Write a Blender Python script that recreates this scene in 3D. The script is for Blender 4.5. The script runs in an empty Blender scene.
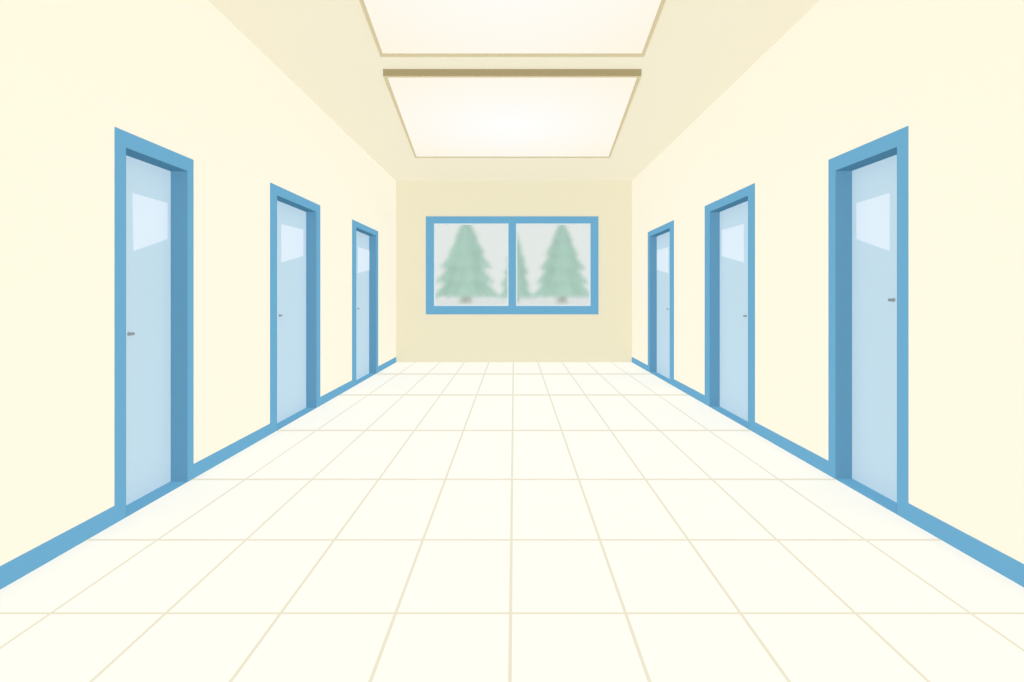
import bpy, bmesh, math, random, mathutils
F=560.0; VX=514.0; VY=294.5
H=1.225; W=2.136; HC=2.055; CZ=H+HC; REC=0.105
YB=F*W/118.0; Y0=-4.0; TH=0.30
K=2.5
def lin(h):
    h=h.lstrip('#'); o=[]
    for i in (0,2,4):
        c=int(h[i:i+2],16)/255; o.append(c/12.92 if c<=.04045 else ((c+.055)/1.055)**2.4)
    return o
def mat(name,col,rough=.9,spec=0.0,k=K,noise=0.0,metal=0):
    m=bpy.data.materials.new(name); m.use_nodes=True
    nt=m.node_tree; b=nt.nodes['Principled BSDF']
    c=[min(.98,x/k) for x in lin(col)]
    b.inputs['Base Color'].default_value=(*c,1)
    b.inputs['Roughness'].default_value=rough
    b.inputs['Specular IOR Level'].default_value=spec
    b.inputs['Metallic'].default_value=metal
    if noise:
        n=nt.nodes.new('ShaderNodeTexNoise'); n.inputs['Scale'].default_value=3
        r=nt.nodes.new('ShaderNodeMix'); r.data_type='RGBA'
        r.inputs['A'].default_value=(*[x*(1-noise) for x in c],1); r.inputs['B'].default_value=(*c,1)
        nt.links.new(n.outputs['Fac'],r.inputs['Factor']); nt.links.new(r.outputs['Result'],b.inputs['Base Color'])
    return m
M_wall=mat('cream_wall_paint','#fff8e4',k=2.555,noise=.004)
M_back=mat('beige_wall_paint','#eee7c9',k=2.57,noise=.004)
M_ceil=mat('ceiling_paint','#f6eed4',k=2.63,noise=.004)
M_floor=mat('floor_tile','#fffdf4',noise=.004)
M_grout=mat('grout','#eee9d5',k=2.58)
M_blue=mat('blue_paint','#6dabce')
M_jamb=mat('blue_jamb_shaded','#6399b9')  # frame blue darkened, reveal shade is painted into the colour
M_head=mat('blue_head_shaded','#4b7c99')  # darkest blue, paints in the shade under the door head
M_door=mat('door_pale_blue','#c1dbea')
M_pane=mat('door_pane_glass','#deeefb',rough=.5)
M_metal=mat('handle_metal','#7d838c',rough=.4,spec=.3)
M_lf=mat('light_frame_beige','#d3c6a0')
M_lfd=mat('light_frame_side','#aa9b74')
M_bead=mat('edge_highlight_bead','#dfe9ea')  # pale tone painted as the highlight on the inner window frame
M_snow=mat('snow_ground','#eef0ee',k=2.7)
M_tree=mat('conifer_green','#a0bcae',k=2.6,noise=.1)
M_trunk=mat('conifer_trunk','#a9b0a6')

def light_mat():
    m=bpy.data.materials.new('light_diffuser'); m.use_nodes=True; nt=m.node_tree; nt.nodes.clear()
    o=nt.nodes.new('ShaderNodeOutputMaterial'); e=nt.nodes.new('ShaderNodeEmission')
    tc=nt.nodes.new('ShaderNodeTexCoord'); mp=nt.nodes.new('ShaderNodeMapping'); mp.vector_type='POINT'
    gr=nt.nodes.new('ShaderNodeTexGradient'); gr.gradient_type='SPHERICAL'
    mp.inputs['Location'].default_value=(-.75,-.75,0); mp.inputs['Scale'].default_value=(1.5,1.5,0)
    cr=nt.nodes.new('ShaderNodeValToRGB'); cr.color_ramp.elements[0].color=(1,.93,.78,1); cr.color_ramp.elements[1].color=(1.0,1.0,.98,1); cr.color_ramp.elements[1].position=.9
    nt.links.new(tc.outputs['Generated'],mp.inputs[0]); nt.links.new(mp.outputs[0],gr.inputs[0]); nt.links.new(gr.outputs['Fac'],cr.inputs[0]); nt.links.new(cr.outputs[0],e.inputs[0])
    e.inputs[1].default_value=1.0
    nt.links.new(e.outputs[0],o.inputs[0]); return m
M_light=light_mat()

def glass():
    m=bpy.data.materials.new('hazy_window_glass'); m.use_nodes=True; nt=m.node_tree; nt.nodes.clear()
    o=nt.nodes.new('ShaderNodeOutputMaterial'); r=nt.nodes.new('ShaderNodeBsdfRefraction')
    r.distribution='BECKMANN'; r.inputs['Roughness'].default_value=.14; r.inputs['IOR'].default_value=1.25
    r.inputs['Color'].default_value=(.97,.975,.97,1)
    nt.links.new(r.outputs[0],o.inputs[0]); return m
M_glass=glass()

class MB:
    def __init__(s,name): s.n=name; s.v=[]; s.f=[]; s.mi=[]; s.m=[]
    def idx(s,m):
        if m not in s.m: s.m.append(m)
        return s.m.index(m)
    def poly(s,pts,m):
        b=len(s.v); s.v+= [tuple(p) for p in pts]; s.f.append(tuple(range(b,b+len(pts)))); s.mi.append(s.idx(m))
    def box(s,x0,x1,y0,y1,z0,z1,m,faces=None):
        if x0>x1:x0,x1=x1,x0
        b=len(s.v)
        s.v+=[(x,y,z) for z in (z0,z1) for y in (y0,y1) for x in (x0,x1)]
        for f in ((0,2,3,1),(4,5,7,6),(0,1,5,4),(2,6,7,3),(0,4,6,2),(1,3,7,5)):
            s.f.append(tuple(b+i for i in f)); s.mi.append(s.idx(m))
    def prism(s,bot,top,m,mside=None):
        n=len(bot); b=len(s.v); s.v+=list(bot)+list(top)
        s.f.append(tuple(b+i for i in range(n))[::-1]); s.mi.append(s.idx(m))
        s.f.append(tuple(b+n+i for i in range(n))); s.mi.append(s.idx(m))
        for i in range(n):
            j=(i+1)%n; s.f.append((b+i,b+j,b+n+j,b+n+i)); s.mi.append(s.idx(mside or m))
    def make(s,parent=None,bevel=0,smooth=False):
        me=bpy.data.meshes.new(s.n); me.from_pydata(s.v,[],s.f)
        for m in s.m: me.materials.append(m)
        for p,i in zip(me.polygons,s.mi): p.material_index=i; p.use_smooth=smooth
        bm=bmesh.new(); bm.from_mesh(me); bmesh.ops.recalc_face_normals(bm,faces=bm.faces); bm.to_mesh(me); bm.free()
        o=bpy.data.objects.new(s.n,me); bpy.context.scene.collection.objects.link(o)
        if bevel:
            b=o.modifiers.new('bevel','BEVEL'); b.width=bevel; b.segments=2
        if parent: o.parent=parent
        return o
def empty(name,loc=(0,0,0)):
    o=bpy.data.objects.new(name,None); bpy.context.scene.collection.objects.link(o); o.empty_display_size=.2
    return o

# ---------- floor ----------
fl=MB('floor'); fl.box(-W-TH,W+TH,Y0,YB+.25,-.1,0,M_floor)
floor=fl.make()
g=MB('tile_grout')
E=.0006
T=.3605*H; OFF=-.013
def gw(y): return .0062+ (.0153)*max(0,min(1,(y-1)/9.1))
for k in range(-4,5):
    x=OFF+k*T
    g.poly([(x-gw(Y0)/2,Y0,E),(x+gw(Y0)/2,Y0,E),(x+gw(YB)/2,YB,E),(x-gw(YB)/2,YB,E)],M_grout)
for py,wp in ((374,1.2),(395,1.4),(430.5,1.5),(479.5,1.6),(540,1.8),(613.5,2.1)):
    a=F*H/(py+wp/2-VY); b=F*H/(py-wp/2-VY)
    g.poly([(-W,a,E*1.3),(W,a,E*1.3),(W,b,E*1.3),(-W,b,E*1.3)],M_grout)
for y in (1.25,.6,-.05,-.7,-1.35,-2,-2.65,-3.3):
    g.poly([(-W,y-.006,E*1.3),(W,y-.006,E*1.3),(W,y+.006,E*1.3),(-W,y+.006,E*1.3)],M_grout)
g.make(floor)
# ---------- ceiling ----------
c=MB('ceiling'); c.box(-W-TH,W+TH,Y0,YB+.25,CZ,CZ+.1,M_ceil); c.make()

# ---------- doors + side walls ----------
D={-1:[((114.5,193),(125,187),.4195,.378,[(132,193),(167,203),(167,239),(133,251)],(128,334)),
       ((270,320),(276.5,316),.459,.418,[(281,224),(303,229.5),(303,256),(281,262.5)],(279,315.5)),
       ((352,378),(356,376),.464,.426,[(358,247),(369.5,250.5),(369.5,270),(358,273)],(357.5,308.5))],
   1:[((908.5,829),(898,836),.4275,.385,[(890,193),(857,203),(857,239),(890,251)],(894.5,300)),
       ((755,705),(748.5,710),.4625,.422,[(744,224),(722,230),(722,256),(744,262.5)],(746.5,316)),
       ((674,648),(670,650),.465,.427,[(668.5,247),(657,250.5),(657,270),(668.5,273)],(668.5,309))]}
BBH=.0955; TT=.004
for s in (-1,1):
    side='left' if s<0 else 'right'
    wl=MB('wall_'+side); bb=MB('baseboard_'+side)
    xa,xb=s*W,s*(W+TH)
    yprev=Y0; ybb=Y0
    for (o,i,rt,ri,pane,hd) in D[s]:
        Yd=lambda p: F*W/abs(p-VX)
        oa,ob=Yd(o[0]),Yd(o[1]); ia,ib=Yd(i[0]),Yd(i[1])
        zt=H+rt*W; zi=H+ri*W
        wl.box(xa,xb,yprev,ia,0,CZ,M_wall)
        wl.box(xa,xb,ia,ib,zi,CZ,M_wall)
        wl.box(s*(W+REC+.05),xb,ia,ib,0,zi,M_wall)
        yprev=ib
        bb.box(xa,s*(W-TT),ybb,oa,0,BBH,M_blue); ybb=ob
        n=len([q for q in bpy.data.objects if q.name.startswith('door_') and q.type=='EMPTY'])+1
        d=empty('door_%d'%n)
        fr=MB('frame'); t=TT
        fr.box(xa,s*(W-t),oa,ia,0,zt,M_blue)
        fr.box(xa,s*(W-t),ib,ob,0,zt,M_blue)
        fr.box(xa,s*(W-t),ia,ib,zi,zt,M_blue)
        fr.make(d)
        jb=MB('jamb_lining'); e=.003
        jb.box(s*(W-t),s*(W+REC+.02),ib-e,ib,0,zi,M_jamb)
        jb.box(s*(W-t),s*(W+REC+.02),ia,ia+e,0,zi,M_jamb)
        jb.make(d)
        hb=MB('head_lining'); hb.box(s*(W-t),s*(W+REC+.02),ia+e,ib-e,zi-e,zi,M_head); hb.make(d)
        th=MB('threshold'); th.box(s*(W-t),s*(W+REC+.02),ia+e,ib-e,0,.004,M_blue); th.make(d)
        XP=W+REC
        pn=MB('panel'); pn.box(s*XP,s*(XP+.04),ia+e,ib-e,.006,zi-e,M_door); pn.make(d)
        pq=[]
        for (px,py) in pane:
            r=abs(px-VX); pq.append((F*XP/r, H+(VY-py)/r*XP))
        gp=MB('door_pane'); gp.prism([(s*(XP-.004),y,z) for y,z in pq],[(s*(XP+.01),y,z) for y,z in pq],M_pane); gp.make(d)
        r=abs(hd[0]-VX); hy=F*XP/r; hz=H+(VY-hd[1])/r*XP
        bm=bmesh.new()
        def cyl(r1,dep,loc,axis):
            rot=mathutils.Matrix.Rotation(math.pi/2,4,'Y' if axis=='X' else 'X')
            bmesh.ops.create_cone(bm,cap_ends=True,segments=20,radius1=r1,radius2=r1,depth=dep,matrix=mathutils.Matrix.Translation(loc)@rot)
        cyl(.012,.006,(s*(XP-.003),hy,hz),'X'); cyl(.006,.016,(s*(XP-.010),hy,hz),'X')
        cyl(.009,.034,(s*(XP-.016),hy+.008,hz),'Y')
        me=bpy.data.meshes.new('lever_handle'); bm.to_mesh(me); bm.free(); me.materials.append(M_metal)
        ho=bpy.data.objects.new('lever_handle',me); bpy.context.scene.collection.objects.link(ho); ho.parent=d
        b=ho.modifiers.new('bevel','BEVEL'); b.width=.003; b.segments=2
    wl.box(xa,xb,yprev,YB+.25,0,CZ,M_wall)
    bb.box(xa,s*(W-TT),ybb,YB,0,BBH,M_blue)
    wl.make(); bb.make()

# ---------- back wall + window ----------
S=YB/F
X=lambda p:(p-VX)*S
Z=lambda p:H+(VY-p)*S
bw=MB('wall_back')
hx0,hx1,hz0,hz1=X(430),X(594),Z(310),Z(220)
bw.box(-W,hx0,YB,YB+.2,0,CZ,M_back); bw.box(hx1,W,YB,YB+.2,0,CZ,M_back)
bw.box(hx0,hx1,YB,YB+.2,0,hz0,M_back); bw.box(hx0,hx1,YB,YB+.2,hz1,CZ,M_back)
bw.make()
w=empty('window_1')
wf=MB('window_frame')
gx0,gx1,gz0,gz1=X(434),X(590.5),Z(306),Z(223.5)
def ring(mb,x0,x1,z0,z1,X0,X1,Z0,Z1,ya,yb,m):
    mb.box(x0,X0,ya,yb,z0,z1,m); mb.box(X1,x1,ya,yb,z0,z1,m)
    mb.box(X0,X1,ya,yb,z0,Z0,m); mb.box(X0,X1,ya,yb,Z1,z1,m)
ring(wf,X(426),X(598.3),Z(314.3),Z(216.5),gx0,gx1,gz0,gz1,YB-.02,YB,M_blue)
ring(wf,hx0,hx1,hz0,hz1,gx0,gx1,gz0,gz1,YB,YB+.06,M_blue)
wf.box(X(508.5),X(516),YB-.02,YB+.06,gz0,gz1,M_blue)
wf.make(w)
bd=MB('edge_highlight_bead'); q=1.2*S  # thin pale strip standing in for the frame's edge highlight
for (p0,p1) in ((gx0,X(508.5)),(X(516),gx1)):
    ring(bd,p0,p1,gz0,gz1,p0+q,p1-q,gz0+q,gz1-q,YB-.005,YB+.03,M_bead)
bd.make(w)
for (p0,p1) in ((gx0,X(508.5)),(X(516),gx1)):
    gl=MB('glass_pane'); gl.box(p0,p1,YB+.012,YB+.018,gz0,gz1,M_glass); gl.make(w)

# ---------- ceiling lights ----------
t=.064; HB=HC-t; ZB=H+HB
def light(yn,yf,xnl,xnr,xfl,xfr):
    e=empty('ceiling_light_panel')
    fr=MB('housing'); bw_=.03
    def q(ins,z):
        return [(xnl+ins,yn+ins*1.2,z),(xnr-ins,yn+ins*1.2,z),(xfr-ins,yf-ins*1.7,z),(xfl+ins,yf-ins*1.7,z)]
    o0=q(0,ZB); i0=q(bw_,ZB); oT=q(0,CZ); iT=q(bw_,ZB+.008)
    for k in range(4):
        j=(k+1)%4
        fr.poly([o0[k],o0[j],i0[j],i0[k]],M_lf)
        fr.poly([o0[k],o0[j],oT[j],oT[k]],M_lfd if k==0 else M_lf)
        fr.poly([i0[k],i0[j],iT[j],iT[k]],M_lf)
    fr.make(e)
    df=MB('diffuser'); df.poly(iT,M_light); df.make(e)
    return e
y1=F*HC/225.5; y2=F*HB/136.5
light(y1,y2,-131/225.5*HC,127.5/225.5*HC,-99/136.5*HB,96/136.5*HB)
yf=F*HB/237.5; xl=-133.5/237.5*HB; xr=130/237.5*HB
ym=F*HB/294.5; xml=-155/294.5*HB; xmr=152/294.5*HB
yn=1.4; k=(yf-yn)/(yf-ym)
light(yn,yf,xl+(xml-xl)*k,xr+(xmr-xr)*k,xl,xr)

# ---------- outside ----------
YT=30.0; ST=YT/F; GZ=H-8.5*ST
gr=MB('snowy_ground'); gr.box(-40,40,14,90,GZ-.5,GZ,M_snow); gr.make()
def tree(px,ptop,pbase,hw,seed):
    random.seed(seed)
    x=(px-VX)*ST; top=H+(VY-ptop)*ST; R=hw*ST; hgt=top-GZ
    e=empty('fir_tree')
    bm=bmesh.new(); bmesh.ops.create_cone(bm,cap_ends=True,segments=12,radius1=R*.17,radius2=R*.04,depth=hgt*.7,matrix=mathutils.Matrix.Translation((x,YT,GZ+hgt*.35)))
    me=bpy.data.meshes.new('trunk'); bm.to_mesh(me); bm.free(); me.materials.append(M_trunk)
    o=bpy.data.objects.new('trunk',me); bpy.context.scene.collection.objects.link(o); o.parent=e
    fo=MB('foliage'); tiers=5
    for i in range(tiers):
        f0=i/tiers
        r=R*(1-f0)**.68*(.95+.05*random.random())
        zb=GZ+hgt*(.085+.82*f0); zt=zb+hgt*(.42-.13*f0)
        if i==tiers-1: zt=top
        zt=min(zt,top)
        n=16; ph=random.random()*6
        ring_=[]
        for j in range(2*n):
            a=ph+math.pi*j/n
            rr=r*(1.0+random.uniform(-.08,.08) if j%2==0 else .82)
            ring_.append((x+rr*math.cos(a),YT+rr*math.sin(a),zb-(.0 if j%2 else hgt*.025)))
        mid=lambda p:(x+(p[0]-x)*.52,YT+(p[1]-YT)*.52,zb+(zt-zb)*.42)
        for j in range(2*n):
            k2=(j+1)%(2*n)
            m1=ring_[j]; m2=ring_[k2]
            fo.poly([m1,m2,mid(m2),mid(m1)],M_tree); fo.poly([mid(m1),mid(m2),(x,YT,zt)],M_tree)
            fo.poly([m2,m1,(x,YT,zb+hgt*.05)],M_tree)
    fo.make(e)
tree(466,214,303,37,1); tree(562,218,303,33,2); tree(516,230,303,18,3)

# ---------- lighting: added directional fill without shadows, no real source ----------
def fill_sun(name,direction,st,col):
    l=bpy.data.lights.new(name,'SUN'); l.energy=st*math.pi; l.color=col; l.angle=.1; l.use_shadow=False
    o=bpy.data.objects.new(name,l); bpy.context.scene.collection.objects.link(o)
    o.rotation_euler=mathutils.Vector(direction).to_track_quat('-Z','Y').to_euler(); o.location=(0,0,6)
cw=(.96,.966,1.0)
fill_sun('fill_down',(0,0,-1),1.72,cw); fill_sun('fill_up',(0,0,1),1.72,cw)
fill_sun('fill_from_right',(-1,0,0),1.72,cw); fill_sun('fill_from_left',(1,0,0),1.72,cw)
fill_sun('fill_forward',(0,1,0),1.72,cw)
# ---------- world / camera ----------
wd=bpy.data.worlds.new('World'); bpy.context.scene.world=wd; wd.use_nodes=True
bg=wd.node_tree.nodes['Background']; bg.inputs[0].default_value=(.82,.86,.84,1); bg.inputs[1].default_value=1.0
cam=bpy.data.cameras.new('camera'); co=bpy.data.objects.new('camera',cam); bpy.context.scene.collection.objects.link(co)
co.location=(0,0,H); co.rotation_euler=(math.pi/2,0,0)
cam.sensor_width=36; cam.lens=36*F/1024; cam.shift_x=-(VX-512)/1024; cam.shift_y=-(341-VY)/1024
cam.clip_start=.05; cam.clip_end=500
bpy.context.scene.camera=co
vs=bpy.context.scene.view_settings; vs.view_transform='Standard'; vs.look='None'; vs.exposure=0; vs.gamma=1
